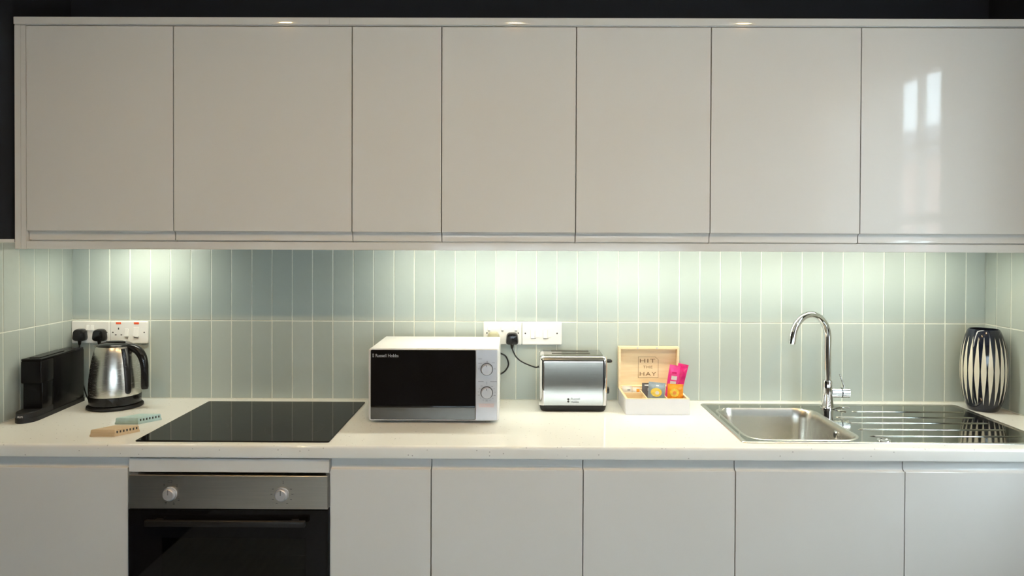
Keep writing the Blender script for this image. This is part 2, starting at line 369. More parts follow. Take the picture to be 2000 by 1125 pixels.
obj('cloth', B(W_FILL[0]+0.03, W_FILL[1]-0.03, YF+0.029, YF+0.031, 1.47, 2.15), M_BLIND, bl)
obj('bottom_bar', B(W_FILL[0]+0.03, W_FILL[1]-0.03, YF+0.024, YF+0.036, 1.45, 1.47, 0.003), M_PLASTW, bl)
# curtain over the far part of the side window
def curtain_mat():
    m = bpy.data.materials.new('sheer_white_cloth'); m.use_nodes = True; nt = m.node_tree; nt.nodes.clear()
    o = nt.nodes.new('ShaderNodeOutputMaterial'); d = nt.nodes.new('ShaderNodeBsdfDiffuse'); t = nt.nodes.new('ShaderNodeBsdfTranslucent'); x = nt.nodes.new('ShaderNodeMixShader')
    d.inputs[0].default_value = (0.75, 0.75, 0.74, 1); t.inputs[0].default_value = (0.62, 0.62, 0.60, 1); x.inputs[0].default_value = 0.5
    nt.links.new(d.outputs[0], x.inputs[1]); nt.links.new(t.outputs[0], x.inputs[2]); nt.links.new(x.outputs[0], o.inputs[0]); return m
ct = thing('curtain', 'sheer white curtain hanging over the far part of the side window', 'curtain', (XR-0.05, -1.7, 0.75))
bm = bmesh.new(); n = 80
loft(bm, [[(XR-0.055+0.018*math.sin(k*1.1), -1.13-0.95*k/n, z) for k in range(n+1)] for z in (0.75, 1.5, 2.38)], False, False, False)
obj('cloth', bm, curtain_mat(), ct, smooth=60)
obj('rail', tube(bmesh.new(), [(XR-0.055, -0.80, 2.395), (XR-0.055, -2.15, 2.395)], 0.010, 10), M_CHROME, ct, smooth=40)
# outside
obj('ground', B(XR+0.3, 40, -40, 25, -0.4, -0.3), M_STREET, kind='structure')
bd = thing('brick_building', 'pink brick building across the street, mirrored in the rightmost wall cabinet door', 'building', (13, -12, -0.3))
obj('wall', B(12, 18, -34, 6, -0.3, 3.6), M_BRICK, bd)
bm = bmesh.new(); extrude_x(bm, [(0, 0), (1, 0), (1, 1)], 0, 1); bm.free()
bm = bmesh.new(); loft(bm, [[(11.8, y, 3.6), (18.2, y, 3.6), (15, y, 5.2)] for y in (-34.2, 6.2)]); obj('roof', bm, M_SLATE, bd)

# ------------------------------------------------------------------ ceiling downlights
for i, (x, y, lb) in enumerate(((0.443, -1.782, 'left'), (1.678, -1.775, 'middle'), (2.905, -1.777, 'right'))):
    t = thing('downlight', 'recessed warm ceiling downlight, %s of three, glinting in the cornice' % lb, 'downlight', (x, y, ZC), 'ceiling downlights')
    bm = bmesh.new(); lathe(bm, x, y, [(0.048, ZC-0.0005), (0.046, ZC-0.004), (0.034, ZC-0.005), (0.032, ZC-0.0005)], 28); obj('trim_ring', bm, M_CHROME, t, smooth=40)
    bm = bmesh.new(); lathe(bm, x, y, [(0.030, ZC-0.001), (0.030, ZC-0.003), (0.010, ZC-0.0045)], 24); obj('lens', bm, M_LAMP, t)

# ------------------------------------------------------------------ wall cabinets
YW = -0.3116
ZDT, ZLIP, ZDB, ZPB = 2.2303, 1.5440, 1.5135, 1.4826
UX = [0.0394, 0.5357, 1.1357, 1.4357, 1.8857, 2.3357, 2.8357, 3.4357]
def jpull_upper():
    p = [(YW, ZDT-0.001), (YW, ZLIP+0.0015), (YW+0.0012, ZLIP)]
    for k in range(7):                                    # finger groove
        a = PI*0.5*k/6
        p.append((YW+0.004+0.011*math.sin(a), ZLIP-0.0005-0.012*(1-math.cos(a))))
    p += [(YW+0.0145, ZDB+0.004), (YW+0.0135, ZDB), (YW+0.021, ZDB), (YW+0.021, ZDT), (YW+0.001, ZDT)]
    return p
ulab = ['gloss light grey wall cabinet nearest the left wall, above the kettle', 'wide gloss light grey wall cabinet above the hob',
        'narrow gloss light grey wall cabinet, third from the left', 'gloss light grey wall cabinet above the plug beside the microwave',
        'gloss light grey wall cabinet above the open tea box', 'gloss light grey wall cabinet above the sink tap',
        'gloss light grey wall cabinet nearest the right wall, mirroring a window']
for i in range(7):
    a, b = UX[i], UX[i+1]; g = 0.0018
    t = thing('wall_cabinet', ulab[i], 'cabinet', ((a+b)/2, -0.15, ZDB), 'wall cabinets')
    bm = bmesh.new(); e = 0.0008
    bx(bm, a+e, a+0.018, YW+0.024, 0.005, 1.505, 2.2325); bx(bm, b-0.018, b-e, YW+0.024, 0.005, 1.505, 2.2325)
    bx(bm, a+0.018, b-0.018, YW+0.024, 0.005, 1.505, 1.523); bx(bm, a+0.018, b-0.018, YW+0.024, 0.005, 2.2145, 2.2325)
    bx(bm, a+0.018, b-0.018, -0.004, 0.005, 1.523, 2.2145)
    obj('body', bm, M_CARC, t)
    obj('door', extrude_x(bmesh.new(), jpull_upper(), a+g, b-g), M_DOOR, t, smooth=25)
obj_ = obj('end_panel', B(0.0008, 0.0212, YW, 0.005, ZPB, 2.2325, 0.0006, 1), M_DOOR); tag(obj_, 'grey cabinet end panel against the dark left wall', 'panel')
obj_ = obj('filler_strip', B(0.0220, 0.0386, YW, -0.28, ZPB, 2.2325, 0.0006, 1), M_DOOR); tag(obj_, 'slim vertical grey filler strip beside the leftmost wall cabinet door', 'panel')
obj_ = obj('filler_strip', B(3.4365, 3.4600, YW, -0.28, ZPB, 2.2325, 0.0006, 1), M_DOOR); tag(obj_, 'slim vertical grey filler strip against the right wall', 'panel')
def cornice(x0, x1, lab):
    pr = [(YW-0.003, 2.2362)]
    for k in range(6): a = PI/2*k/5; pr.append((YW-0.0035+0.004*(1-math.cos(a)), 2.2570+0.004*math.sin(a)))
    pr += [(0.005, 2.2610), (0.005, 2.2335), (YW+0.002, 2.2335), (YW+0.002, 2.2355), (YW-0.002, 2.2355)]
    o = obj('cornice', extrude_x(bmesh.new(), pr, x0, x1), M_DOOR, smooth=30); tag(o, lab, 'cornice', 'cornice lengths on the wall cabinets')
cornice(0.001, 1.0595, 'shorter left length of grey cornice on top of the wall cabinets')
cornice(1.0600, 3.4600, 'longer right length of grey cornice on top of the wall cabinets')
o = obj('light_pelmet', B(0.0394, 3.4360, YW, YW+0.018, ZPB, 1.5092, 0.0008, 1), M_DOOR); tag(o, 'long grey light pelmet strip running under the wall cabinets', 'pelmet')

# under-cabinet strip lights
def strip(x0, x1, lab, m=M_LED, ys=-0.18):
    t = thing('strip_light', lab, 'light', ((x0+x1)/2, -0.15, 1.5048), 'strip lights under the wall cabinets')
    obj('housing', B(x0, x1, ys-0.019, ys+0.019, 1.4970, 1.5048, 0.001, 1), M_PLASTW, t)
    bm = bmesh.new(); n = 10
    loft(bm, [[(x, ys-0.016*math.cos(PI*k/n), 1.4968-0.006*math.sin(PI*k/n)) for k in range(n+1)] for x in (x0+0.006, x1-0.006)])
    obj('diffuser', bm, m, t)
strip(0.150, 0.445, 'short strip light under the leftmost wall cabinet, lighting the tiles above the kettle', M_LEDB, -0.15)
for i, nm in ((2, 'third wall cabinet from the left, behind the microwave'), (3, 'wall cabinet above the switches'), (4, 'wall cabinet above the tea box'), (5, 'wall cabinet above the tap'), (6, 'rightmost wall cabinet above the striped vase')):
    a, b = UX[i], UX[i+1]
    strip(a+(0.07 if i == 2 else 0.004), min(b-0.004, 3.335), 'glowing strip light under the '+nm)

# ------------------------------------------------------------------ base cabinets
YB = -0.598; ZBT = 0.8394
LX = [0.0377, 0.5377, 1.1377, 1.4377, 1.8877, 2.3377, 2.8377, 3.4377]
def jpull_lower():
    p = [(YB, 0.156), (YB, ZBT-0.0018), (YB+0.0016, ZBT)]
    for k in range(7):
        a = PI*0.5*k/6
        p.append((YB+0.005+0.010*math.sin(a), ZBT-0.001+0.010*(1-math.cos(a))))
    p += [(YB+0.0148, 0.866), (YB+0.021, 0.8675), (YB+0.021, 0.155), (YB+0.001, 0.155)]
    return p
blab = {0: 'gloss grey base cabinet left of the oven', 2: 'narrow gloss grey base cabinet right of the oven', 3: 'gloss grey base cabinet below the gap between microwave and toaster',
        4: 'gloss grey base cabinet below the tea box', 5: 'gloss grey base cabinet under the sink bowl', 6: 'gloss grey base cabinet under the sink drainer, at the right edge'}
for i in range(7):
    a, b = LX[i], LX[i+1]; g = 0.0016; e = 0.0008
    if i != 1: t = thing('base_cabinet', blab[i], 'cabinet', ((a+b)/2, -0.3, 0.15), 'base cabinets')
    else: t = thing('oven_housing', 'grey housing of the built-in oven with a plain strip above the fascia', 'cabinet', ((a+b)/2, -0.3, 0.15))
    bm = bmesh.new()
    bx(bm, a+e, a+0.018, YB+0.022, -0.01, 0.15, 0.870); bx(bm, b-0.018, b-e, YB+0.022, -0.01, 0.15, 0.870)
    bx(bm, a+0.018, b-0.018, YB+0.022, -0.01, 0.15, 0.168); bx(bm, a+0.018, b-0.018, -0.018, -0.01, 0.168, 0.870)
    if i != 1: bx(bm, a+0.018, b-0.018, YB+0.022, YB+0.04, 0.80, 0.870)
    obj('body', bm, M_CARC, t)
    if i != 1: obj('door', extrude_x(bmesh.new(), jpull_lower(), a+g, b-g), M_DOOR, t, smooth=25)
    else: obj('top_rail', B(a+0.0022, b-0.0032, YB, YB+0.019, 0.8272, 0.8675, 0.0008, 1), M_DOOR, t)
o = obj('filler_strip', B(0.001, 0.0370, YB, YB+0.018, 0.155, 0.8675), M_DOOR); tag(o, 'narrow grey filler strip between left wall and base cabinets', 'panel')
o = obj('filler_strip', B(3.4385, 3.460, YB, YB+0.018, 0.155, 0.8675), M_DOOR); tag(o, 'narrow grey filler strip between right wall and base cabinets', 'panel')
o = obj('plinth', B(0.001, 3.460, -0.545, -0.53, 0.0, 0.148), M_DOOR); tag(o, 'long grey plinth board along the floor below the base cabinets', 'plinth')

# worktop with a cut-out for the sink bowl
YT = -0.606; TZ0, TZ1 = 0.8715, 0.9100
def top_prof(yback):
    p = [(yback, TZ1), (yback, TZ0), (YT+0.004, TZ0)]
    for k in range(1, 5): a = PI/2*k/4; p.append((YT+0.004-0.004*math.sin(a), TZ0+0.004-0.004*math.cos(a)))
    for k in range(0, 7): a = PI/2*k/6; p.append((YT+0.009-0.009*math.cos(a), TZ1-0.009+0.009*math.sin(a)))
    return p
SB = (2.405, 2.755, -0.520, -0.112)     # sink bowl opening
bm = bmesh.new(); hx0, hx1, hy0, hy1 = SB[0]-0.008, SB[1]+0.008, SB[2]-0.008, SB[3]+0.008
def seg(x0, x1, prof, c0, c1): loft(bm, [[(x0, y, z) for y, z in prof], [(x1, y, z) for y, z in prof]], c0, c1)
seg(0.0005, hx0, top_prof(0.0012), True, True); seg(hx1, XR-0.0005, top_prof(0.0012), True, True)
seg(hx0, hx1, top_prof(hy0), False, False)
bx(bm, hx0, hx1, hy1, 0.0012, TZ0, TZ1)
bmesh.ops.remove_doubles(bm, verts=bm.verts[:], dist=0.00005)
wt = obj('worktop', bm, M_TOP, smooth=35); tag(wt, 'white speckled stone worktop running wall to wall', 'worktop')

# ------------------------------------------------------------------ oven
ov = thing('oven', 'built-in steel and black glass oven under the hob', 'oven', (0.8377, -0.3, 0.17))
ox0, ox1 = 0.5405, 1.1318
obj('casing', B(ox0+0.02, ox1-0.02, -0.555, -0.05, 0.172, 0.80), M_BLACKM, ov)
fa = obj('fascia', B(ox0, ox1, YB-0.004, -0.56, 0.7190, 0.8185, 0.0012, 1), M_STEELH, ov)
def oven_knob(x, z):
    k = obj('knob', disc(disc(bmesh.new(), (x, z), 0.0205, 'y', YB-0.0041, YB-0.008, 32), (x, z), 0.0172, 'y', YB-0.008, YB-0.019, 32, 0.0025), M_SILVER, ov, smooth=35)
    obj('pointer', B(x-0.0009, x+0.0009, YB-0.0194, YB-0.0191, z+0.001, z+0.016), M_INK, k)
oven_knob(0.6644, 0.7637); oven_knob(0.9960, 0.7640)
bm = bmesh.new()
for cx, angs in ((0.6644, (-35, 40, 125, 160, 205)), (0.9960, (-90, -60, 60, 90, 120, 150, 210, 240, 270))):
    for a in angs:
        a = math.radians(a); x, z = cx+0.031*math.sin(a), 0.764+0.031*math.cos(a)
        if cx < 0.8: bx(bm, x-0.0028, x+0.0028, YB-0.0043, YB-0.0040, z-0.0026, z-0.0012); bx(bm, x-0.0028, x+0.0028, YB-0.0043, YB-0.0040, z+0.0012, z+0.0026)
        else: bx(bm, x-0.0028, x+0.0028, YB-0.0043, YB-0.0040, z-0.0006, z+0.0006)
bx(bm, 0.6575, 0.6695, YB-0.0043, YB-0.004, 0.8035, 0.8043); bx(bm, 0.6575, 0.6695, YB-0.0043, YB-0.004, 0.7968, 0.7976); bx(bm, 0.6575, 0.6583, YB-0.0043, YB-0.004, 0.7968, 0.8043); bx(bm, 0.6687, 0.6695, YB-0.0043, YB-0.004, 0.7968, 0.8043)
for z in (0.795, 0.7985, 0.802): bx(bm, 0.9995-0.001, 0.9995+0.001, YB-0.0043, YB-0.004, z, z+0.002)
obj('dial_print', bm, M_INK, fa, label='small dark dial symbols', kind='stuff')
od = bmesh.new(); dz0, dz1 = 0.190, 0.7165
wx0, wx1, wz0, wz1 = 0.640, 1.067, 0.290, 0.633
bx(od, ox0, wx0, YB-0.004, -0.565, dz0, dz1); bx(od, wx1, ox1, YB-0.004, -0.565, dz0, dz1); bx(od, wx0, wx1, YB-0.004, -0.565, dz0, wz0); bx(od, wx0, wx1, YB-0.004, -0.565, wz1, dz1)
d = obj('door', od, M_BGLOSS, ov, label='black glass oven door')
obj('window_pane', B(wx0+0.0002, wx1-0.0002, YB-0.0038, YB-0.0005, wz0+0.0002, wz1-0.0002), M_TINT, d)
obj('window_backing', B(wx0+0.0002, wx1-0.0002, -0.572, -0.566, wz0, wz1), M_BLACKM, d)
for z in (0.5705, 0.532, 0.47):
    obj('rack', tube(bmesh.new(), [(wx0+0.06, -0.575, z), (wx1-0.004, -0.575, z)], 0.0012, 6), M_STEEL, d)
hb = bmesh.new(); bx(hb, 0.600, 1.072, YB-0.034, YB-0.018, 0.676, 0.694, 0.004); bx(hb, 0.625, 0.645, YB-0.02, YB-0.0041, 0.679, 0.691); bx(hb, 1.027, 1.047, YB-0.02, YB-0.0041, 0.679, 0.691)
obj('handle', hb, M_BLACKM, d, smooth=30)

# ------------------------------------------------------------------ hob
hb = thing('hob', 'flat black glass hob set in the worktop above the oven', 'hob', (0.836, -0.315, 0.910))
bm = bmesh.new(); o1 = rrect(0.5446, 1.1283, -0.5745, -0.0569, 0.006, 4); i1 = rrect(0.5466, 1.1263, -0.5725, -0.0589, 0.005, 4)
loft(bm, [[(x, y, 0.9102) for x, y in o1], [(x, y, 0.9130) for x, y in o1], [(x, y, 0.9142) for x, y in i1]])
obj('glass', bm, M_HOB, hb)
for x, y, r in ((0.69, -0.19, 0.09), (0.98, -0.19, 0.072), (0.69, -0.43, 0.072), (0.98, -0.43, 0.09)):
    bm = bmesh.new(); n = 40
    loft(bm, [[(x+rr*math.cos(2*PI*k/n), y+rr*math.sin(2*PI*k/n), z) for k in range(n)] for rr, z in ((r-0.0006, 0.91422), (r-0.0006, 0.91430), (r+0.0006, 0.91430), (r+0.0006, 0.91422))], False, False)
    obj('zone_ring', bm, mat('hob_zone_print', (0.03, 0.03, 0.03), 0.2) if 'hob_zone_print' not in MATS else MATS['hob_zone_print'], hb)

# ------------------------------------------------------------------ sink
sk = thing('sink', 'stainless steel inset sink with left bowl and ribbed right drainer', 'sink', (2.85, -0.305, 0.910))
sx0, sx1, sy0, sy1 = 2.3715, 3.3200, -0.5565, -0.0520
def lp(ins, z, r): return [(x, y, z) for x, y in rrect(sx0+ins, sx1-ins, sy0+ins, sy1-ins, r, 6)]
bm = bmesh.new()
loft(bm, [lp(0, 0.9102, 0.016), lp(0.0006, 0.9120, 0.016), lp(0.0030, 0.9136, 0.014), lp(0.0075, 0.9136, 0.012), lp(0.0140, 0.9112, 0.010), lp(0.0170, 0.9106, 0.010)], False, False)
obj('rim', bm, M_SINK, sk, smooth=50)
bm = bmesh.new()
bowl = rrect(SB[0], SB[1], SB[2], SB[3], 0.065, 10)
ov_ = [bm.verts.new(p) for p in lp(0.0170, 0.9106, 0.010)]; iv = [bm.verts.new((x, y, 0.9106)) for x, y in bowl]
es = [bm.edges.new((r[i], r[(i+1) % len(r)])) for r in (ov_, iv) for i in range(len(r))]
bmesh.ops.triangle_fill(bm, edges=es, use_beauty=True, use_dissolve=False)
obj('deck', bm, M_DRAIN, sk)
bm = bmesh.new()
def bl_(ins, z, r): return [(x, y, z) for x, y in rrect(SB[0]+ins, SB[1]-ins, SB[2]+ins, SB[3]-ins, r, 10)]
loft(bm, [bl_(-0.006, 0.9107, 0.070), bl_(-0.003, 0.9122, 0.068), bl_(0.002, 0.9115, 0.064), bl_(0.006, 0.904, 0.062), bl_(0.010, 0.88, 0.060), bl_(0.018, 0.78, 0.058), bl_(0.030, 0.755, 0.05), bl_(0.055, 0.750, 0.035)], False, True)
obj('bowl', bm, M_SINK, sk, smooth=50)
bm = bmesh.new(); lathe(bm, 2.58, -0.315, [(0.040, 0.7502), (0.038, 0.7530), (0.026, 0.7515), (0.024, 0.7505)], 28); obj('waste', bm, M_CHROME, sk, smooth=40)
bm = bmesh.new(); disc(bm, (-0.3497, 0.8789), 0.0145, 'x', 2.7460, 2.7400, 24, 0.002); of = obj('overflow', bm, M_CHROME, sk, smooth=40)
bm = bmesh.new(); disc(bm, (-0.3497, 0.8789), 0.0085, 'x', 2.7399, 2.7396, 20); obj('overflow_hole', bm, M_BLACKM, of)
for y, a, b in ((-0.158, 2.885, 3.285), (-0.239, 2.792, 3.272), (-0.314, 2.792, 3.272), (-0.397, 2.792, 3.272), (-0.474, 2.792, 3.272)):
    bm = bmesh.new(); n = 8; L = []
    for x, s in ((a, 0.05), (a+0.010, 0.8), (a+0.02, 1.0), (b-0.02, 1.0), (b-0.010, 0.8), (b, 0.05)):
        L.append([(x, y-0.0034*s*math.cos(PI*k/n), 0.9106+0.0030*s*math.sin(PI*k/n)) for k in range(n+1)])
    loft(bm, L); obj('drainer_rib', bm, M_DRAIN, sk, smooth=60)
bm = bmesh.new()
arc = [(2.885+0.045*math.cos(a), -0.130+0.035*math.sin(a), 0.9112) for a in [PI*0.35+PI*1.0*k/14 for k in range(15)]]
tube(bm, arc, 0.003, 8); obj('tap_ledge_bead', bm, M_DRAIN, sk, smooth=60)
bm = bmesh.new(); lathe(bm, 2.815, -0.520, [(0.020, 0.9107), (0.019, 0.9128), (0.014, 0.9132), (0.012, 0.9115)], 24); obj('drain_hole_ring', bm, M_CHROME, sk, smooth=40)

# ------------------------------------------------------------------ tap
tx, ty = 2.8195, -0.1106
tp = thing('mixer_tap', 'tall chrome swan-neck mixer tap with side lever behind the sink bowl', 'tap', (tx, ty, 0.911))
bm = bmesh.new(); lathe(bm, tx, ty, [(0.0235, 0.9107), (0.0235, 0.9145), (0.0215, 0.9155), (0.0205, 0.935), (0.0180, 0.985), (0.0172, 1.011), (0.0160, 1.0135)], 36); obj('base', bm, M_CHROME, tp, smooth=40)
dx, dy = -0.894, -0.447; R = 0.089; zc = 1.168
pts = [(tx, ty, 1.012), (tx, ty, 1.06), (tx, ty, 1.12)]
for k in range(0, 19):
    a = PI*k/18*0.985; q = R-R*math.cos(a)
    pts.append((tx+dx*q, ty+dy*q, zc+R*math.sin(a)))
e = pts[-1]; pts += [(e[0]+dx*0.002, e[1]+dy*0.002, e[2]-0.012)]
obj('spout', tube(bmesh.new(), pts, 0.0128, 20), M_CHROME, tp, smooth=40)
obj('aerator', tube(bmesh.new(), [(pts[-1][0], pts[-1][1], pts[-1][2]+0.0005), (pts[-1][0]+dx*0.0003, pts[-1][1]+dy*0.0003, pts[-1][2]-0.0035)], 0.0118, 20), M_CHROME, tp, smooth=40)
bm = bmesh.new(); disc(bm, (ty, 0.9685), 0.0185, 'x', 2.832, 2.8665, 28); obj('side_body', bm, M_CHROME, tp, smooth=40)
bm = bmesh.new(); disc(bm, (ty, 0.9685), 0.0180, 'x', 2.8665, 2.8705, 28); obj('seal_ring', bm, M_BLACK, tp, label='black ring on tap cartridge')
bm = bmesh.new(); disc(bm, (ty, 0.9685), 0.0185, 'x', 2.8705, 2.898, 28, 0.002); lv = obj('lever_cap', bm, M_CHROME, tp, smooth=40)
obj('lever', tube(bmesh.new(), [(2.882, ty, 0.984), (2.862, ty-0.004, 1.036)], [0.0035, 0.0028], 12), M_CHROME, lv, smooth=40)

# ------------------------------------------------------------------ vase
vx, vy = 3.3800, -0.118
bm = bmesh.new()
pr = [(0.043, 0.9103), (0.047, 0.913), (0.055, 0.930), (0.0635, 0.955), (0.070, 0.99), (0.0735, 1.03), (0.0740, 1.065), (0.0725, 1.10), (0.0680, 1.14), (0.0600, 1.175), (0.0515, 1.197), (0.0485, 1.2025), (0.0465, 1.2035), (0.0445, 1.2015), (0.0470, 1.195), (0.056, 1.17), (0.066, 1.10), (0.066, 1.0), (0.045, 0.925)]
lathe(bm, vx, vy, pr, 64)
v = obj('vase', bm, M_VASE, smooth=60, origin=(vx, vy, 0.9103)); tag(v, 'barrel-shaped navy vase with tall cream stripes in the right corner', 'vase')

# ------------------------------------------------------------------ sockets, switches and plugs
def plate(name, lab, cat, x0, x1, z0, z1, grp='white wall plates on the tiles'):
    t = thing(name, lab, cat, ((x0+x1)/2, -0.001, (z0+z1)/2), grp)
    obj('plate', plate_y(bmesh.new(), x0+0.0004, x1-0.0004, z0, z1, -0.0002, -0.0095, 0.005, 0.003), M_PLASTW, t, smooth=30); return t
def rocker(t, x0, x1, z0, z1, y=-0.0096):
    bm = bmesh.new()
    loft(bm, [[(x0, y, z0), (x1, y, z0), (x1, y, z1), (x0, y, z1)], [(x0+0.0008, y-0.0045, z0+0.0005), (x1-0.0008, y-0.0045, z0+0.0005), (x1-0.0008, y-0.0012, z1-0.0005), (x0+0.0008, y-0.0012, z1-0.0005)]])
    return obj('rocker_switch', bm, M_PLASTW, t)
def dot(t, nm, x, z, r, m=M_INK): return obj(nm, disc(bmesh.new(), (x, z), r, 'y', -0.0093, -0.0099, 14), m, t)
def pin_holes(t, x, z):
    obj('pin_hole', B(x-0.002, x+0.002, -0.0099, -0.0093, z+0.008, z+0.0155), M_INK, t)
    for s in (-1, 1): obj('pin_hole', B(x+s*0.0107-0.003, x+s*0.0107+0.003, -0.0099, -0.0093, z-0.0135, z-0.0100), M_INK, t)
ZS0, ZS1 = 1.1197, 1.2042
t = plate('double_socket', 'white double socket with two black plugs in the left corner', 'socket', 0.0012, 0.1475, ZS0, ZS1)
rocker(t, 0.0590, 0.0705, 1.170, 1.189); rocker(t, 0.0765, 0.0880, 1.170, 1.189); dot(t, 'screw', 0.0125, 1.162, 0.0028); dot(t, 'screw', 0.1365, 1.162, 0.0028)
t = plate('cooker_switch', 'white cooker switch and socket plate with two red indicators above the kettle', 'switch', 0.1479, 0.2922, ZS0, ZS1)
for x in (0.1815, 0.2497): obj('indicator', B(x-0.0097, x+0.0097, -0.0105, -0.0093, 1.1932, 1.2008, 0.0004, 1), M_RED, t, label='red neon indicator')
pin_holes(t, 0.1815, 1.1645); rocker(t, 0.2055, 0.2195, 1.147, 1.176); rocker(t, 0.2385, 0.2590, 1.146, 1.182); dot(t, 'screw', 0.160, 1.162, 0.0028); dot(t, 'screw', 0.2790, 1.1625, 0.0028)
for x, w_ in ((0.2125, 0.005), (0.2487, 0.008)): obj('switch_mark', B(x-w_, x+w_, -0.0099, -0.0094, 1.1405, 1.1425), M_GREYINK, t)
ZS0, ZS1 = 1.1215, 1.2090
t = plate('double_socket', 'white double socket half hidden behind the microwave', 'socket', 1.5638, 1.7093, ZS0, ZS1)
for x in (1.5860, 1.6365, 1.6880): rocker(t, x-0.0055, x+0.0055, 1.1765, 1.190); obj('switch_mark', B(x-0.004, x+0.004, -0.0099, -0.0094, 1.1725, 1.1748), M_GREYINK, t)
dot(t, 'screw', 1.5779, 1.1660, 0.0028); dot(t, 'screw', 1.6965, 1.1660, 0.0028)
t = plate('double_switch', 'white double switch plate above the toaster', 'switch', 1.7099, 1.8612, ZS0, ZS1)
for x in (1.7515, 1.7985):
    rocker(t, x-0.0085, x+0.0075, 1.1475, 1.1785); obj('fuse_cover', B(x+0.0085, x+0.0235, -0.0108, -0.0094, 1.1500, 1.1785, 0.0004, 1), M_PLASTW, t)
    obj('switch_mark', B(x-0.007, x+0.012, -0.0099, -0.0094, 1.1445, 1.1460), M_GREYINK, t)
dot(t, 'screw', 1.7231, 1.1652, 0.0028); dot(t, 'screw', 1.8431, 1.1656, 0.0028)
def plug(x, z, m, lab, cord, r=0.0026, w_=0.0255, h0=-0.022, h1=0.024):
    t = thing('plug', lab, 'plug', (x, -0.0135, z), 'plugs in the wall sockets')
    o_ = [(x+w_*sx_*(0.80 if sz > 0 else 1.0), z+(h1 if sz > 0 else h0)) for sx_, sz in ((-1, -1), (1, -1), (1, 1), (-1, 1))]
    # rounded trapezium outline
    def rnd(pts, rad, n=6):
        out = []
        for i, p in enumerate(pts):
            a, b, c = Vector(pts[i-1]), Vector(p), Vector(pts[(i+1) % len(pts)])
            u = (a-b).normalized()*rad; v2 = (c-b).normalized()*rad
            for k in range(n+1):
                s = k/n; out.append(tuple((1-s)**2*(b+u)+2*s*(1-s)*b+s*s*(b+v2)))
        return out
    o1 = rnd(o_, 0.015); cx_, cz_ = x, z
    def sc(f): return [(cx_+(px-cx_)*f, cz_+(pz-cz_)*f) for px, pz in o1]
    bm = bmesh.new(); loft(bm, [[(a, -0.0145, b) for a, b in sc(0.93)], [(a, -0.018, b) for a, b in o1], [(a, -0.034, b) for a, b in sc(0.97)], [(a, -0.041, b) for a, b in sc(0.85)], [(a, -0.043, b) for a, b in sc(0.6)]])
    obj('plug_body', bm, m, t, smooth=45)
    bm = bmesh.new(); tube(bm, [(x, -0.029, z+h0+0.003), (x, -0.029, z+h0-0.014)], [0.0075, 0.0042], 14); obj('strain_relief', bm, m, t, smooth=40)
    obj('cord', tube(bmesh.new(), smooth_path(cord), r, 10), M_BLACK, t, smooth=60)
    return t
plug(0.0450, 1.1530, M_BLACK, 'black plug of the coffee machine in the corner socket',
     [(0.0450, -0.029, 1.118), (0.0455, -0.030, 1.09), (0.048, -0.028, 1.06), (0.054, -0.028, 0.99), (0.066, -0.030, 0.942), (0.078, -0.032, 0.9135), (0.088, -0.04, 0.9130)], 0.0022)
plug(0.1195, 1.1525, M_BLACK, 'black plug of the kettle, right one in the corner socket',
     [(0.1195, -0.029, 1.118), (0.1190, -0.031, 1.06), (0.124, -0.032, 0.97), (0.150, -0.036, 0.9135), (0.19, -0.043, 0.9130)], 0.0022)
plug(1.6735, 1.1465, M_BLACK, 'black plug of the toaster between microwave and switches',
     [(1.6735, -0.029, 1.112), (1.6790, -0.030, 1.097), (1.690, -0.030, 1.078), (1.7117, -0.030, 1.0604), (1.7502, -0.030, 1.0440), (1.7690, -0.030, 1.0414), (1.7790, -0.029, 1.0550), (1.792, -0.028, 1.070)], 0.0026)
plug(1.6030, 1.1480, M_KHAKI, 'khaki plug mostly hidden behind the microwave',
     [(1.603, -0.0165, 1.111), (1.606, -0.0125, 1.098), (1.6307, -0.0115, 1.0891), (1.650, -0.0115, 1.0776), (1.6598, -0.0115, 1.0506), (1.6521, -0.0115, 1.0293), (1.6348, -0.0115, 1.0138), (1.60, -0.0110, 1.00)], 0.0030)

# ------------------------------------------------------------------ microwave
mx0, mx1, my0, my1, mz0, mz1 = 1.1989, 1.6326, -0.3405, -0.046, 0.9185, 1.1585
mw = thing('microwave', 'white countertop microwave with black glass door beside the hob', 'microwave', ((mx0+mx1)/2, -0.18, 0.910))
obj('casing', B(mx0+0.002, mx1-0.002, my0+0.012, my1, mz0, mz1-0.001, 0.006, 3), M_WENAM, mw, smooth=30)
obj('front_bezel', plate_y(bmesh.new(), mx0, mx1, mz0, mz1, my0+0.0125, my0-0.004, 0.009, 0.004), M_WENAM, mw, smooth=30)
for x in (mx0+0.05, mx1-0.05):
    for y in (my0+0.04, my1-0.04): obj('foot', disc(bmesh.new(), (x, y), 0.012, 'z', 0.9102, 0.9200, 18), M_BLACKM, mw)
yf = my0-0.0042
md = obj('door', plate_y(bmesh.new(), 1.2072, 1.5543, 0.9235, 1.1540, yf, yf-0.006, 0.004, 0.001), M_BGLOSS, mw, smooth=30, label='black glass microwave door')
obj('door_strip', B(1.2078, 1.5540, yf-0.0075, yf-0.0060, 0.9245, 0.9640, 0.0006, 1), M_STRIP, md, label='steel strip along the door bottom')
obj('brand_lettering', text_y('Russell Hobbs', 0.0150, 1.2235, yf-0.0064, 1.1300, 0.076), M_SILVER, md)
bm = bmesh.new(); bx(bm, 1.2130, 1.2185, yf-0.0066, yf-0.0060, 1.1295, 1.1335, 0.0004, 1); bx(bm, 1.2130, 1.2185, yf-0.0066, yf-0.0060, 1.1350, 1.1415, 0.0004, 1); obj('brand_mark', bm, M_GREYINK, md)
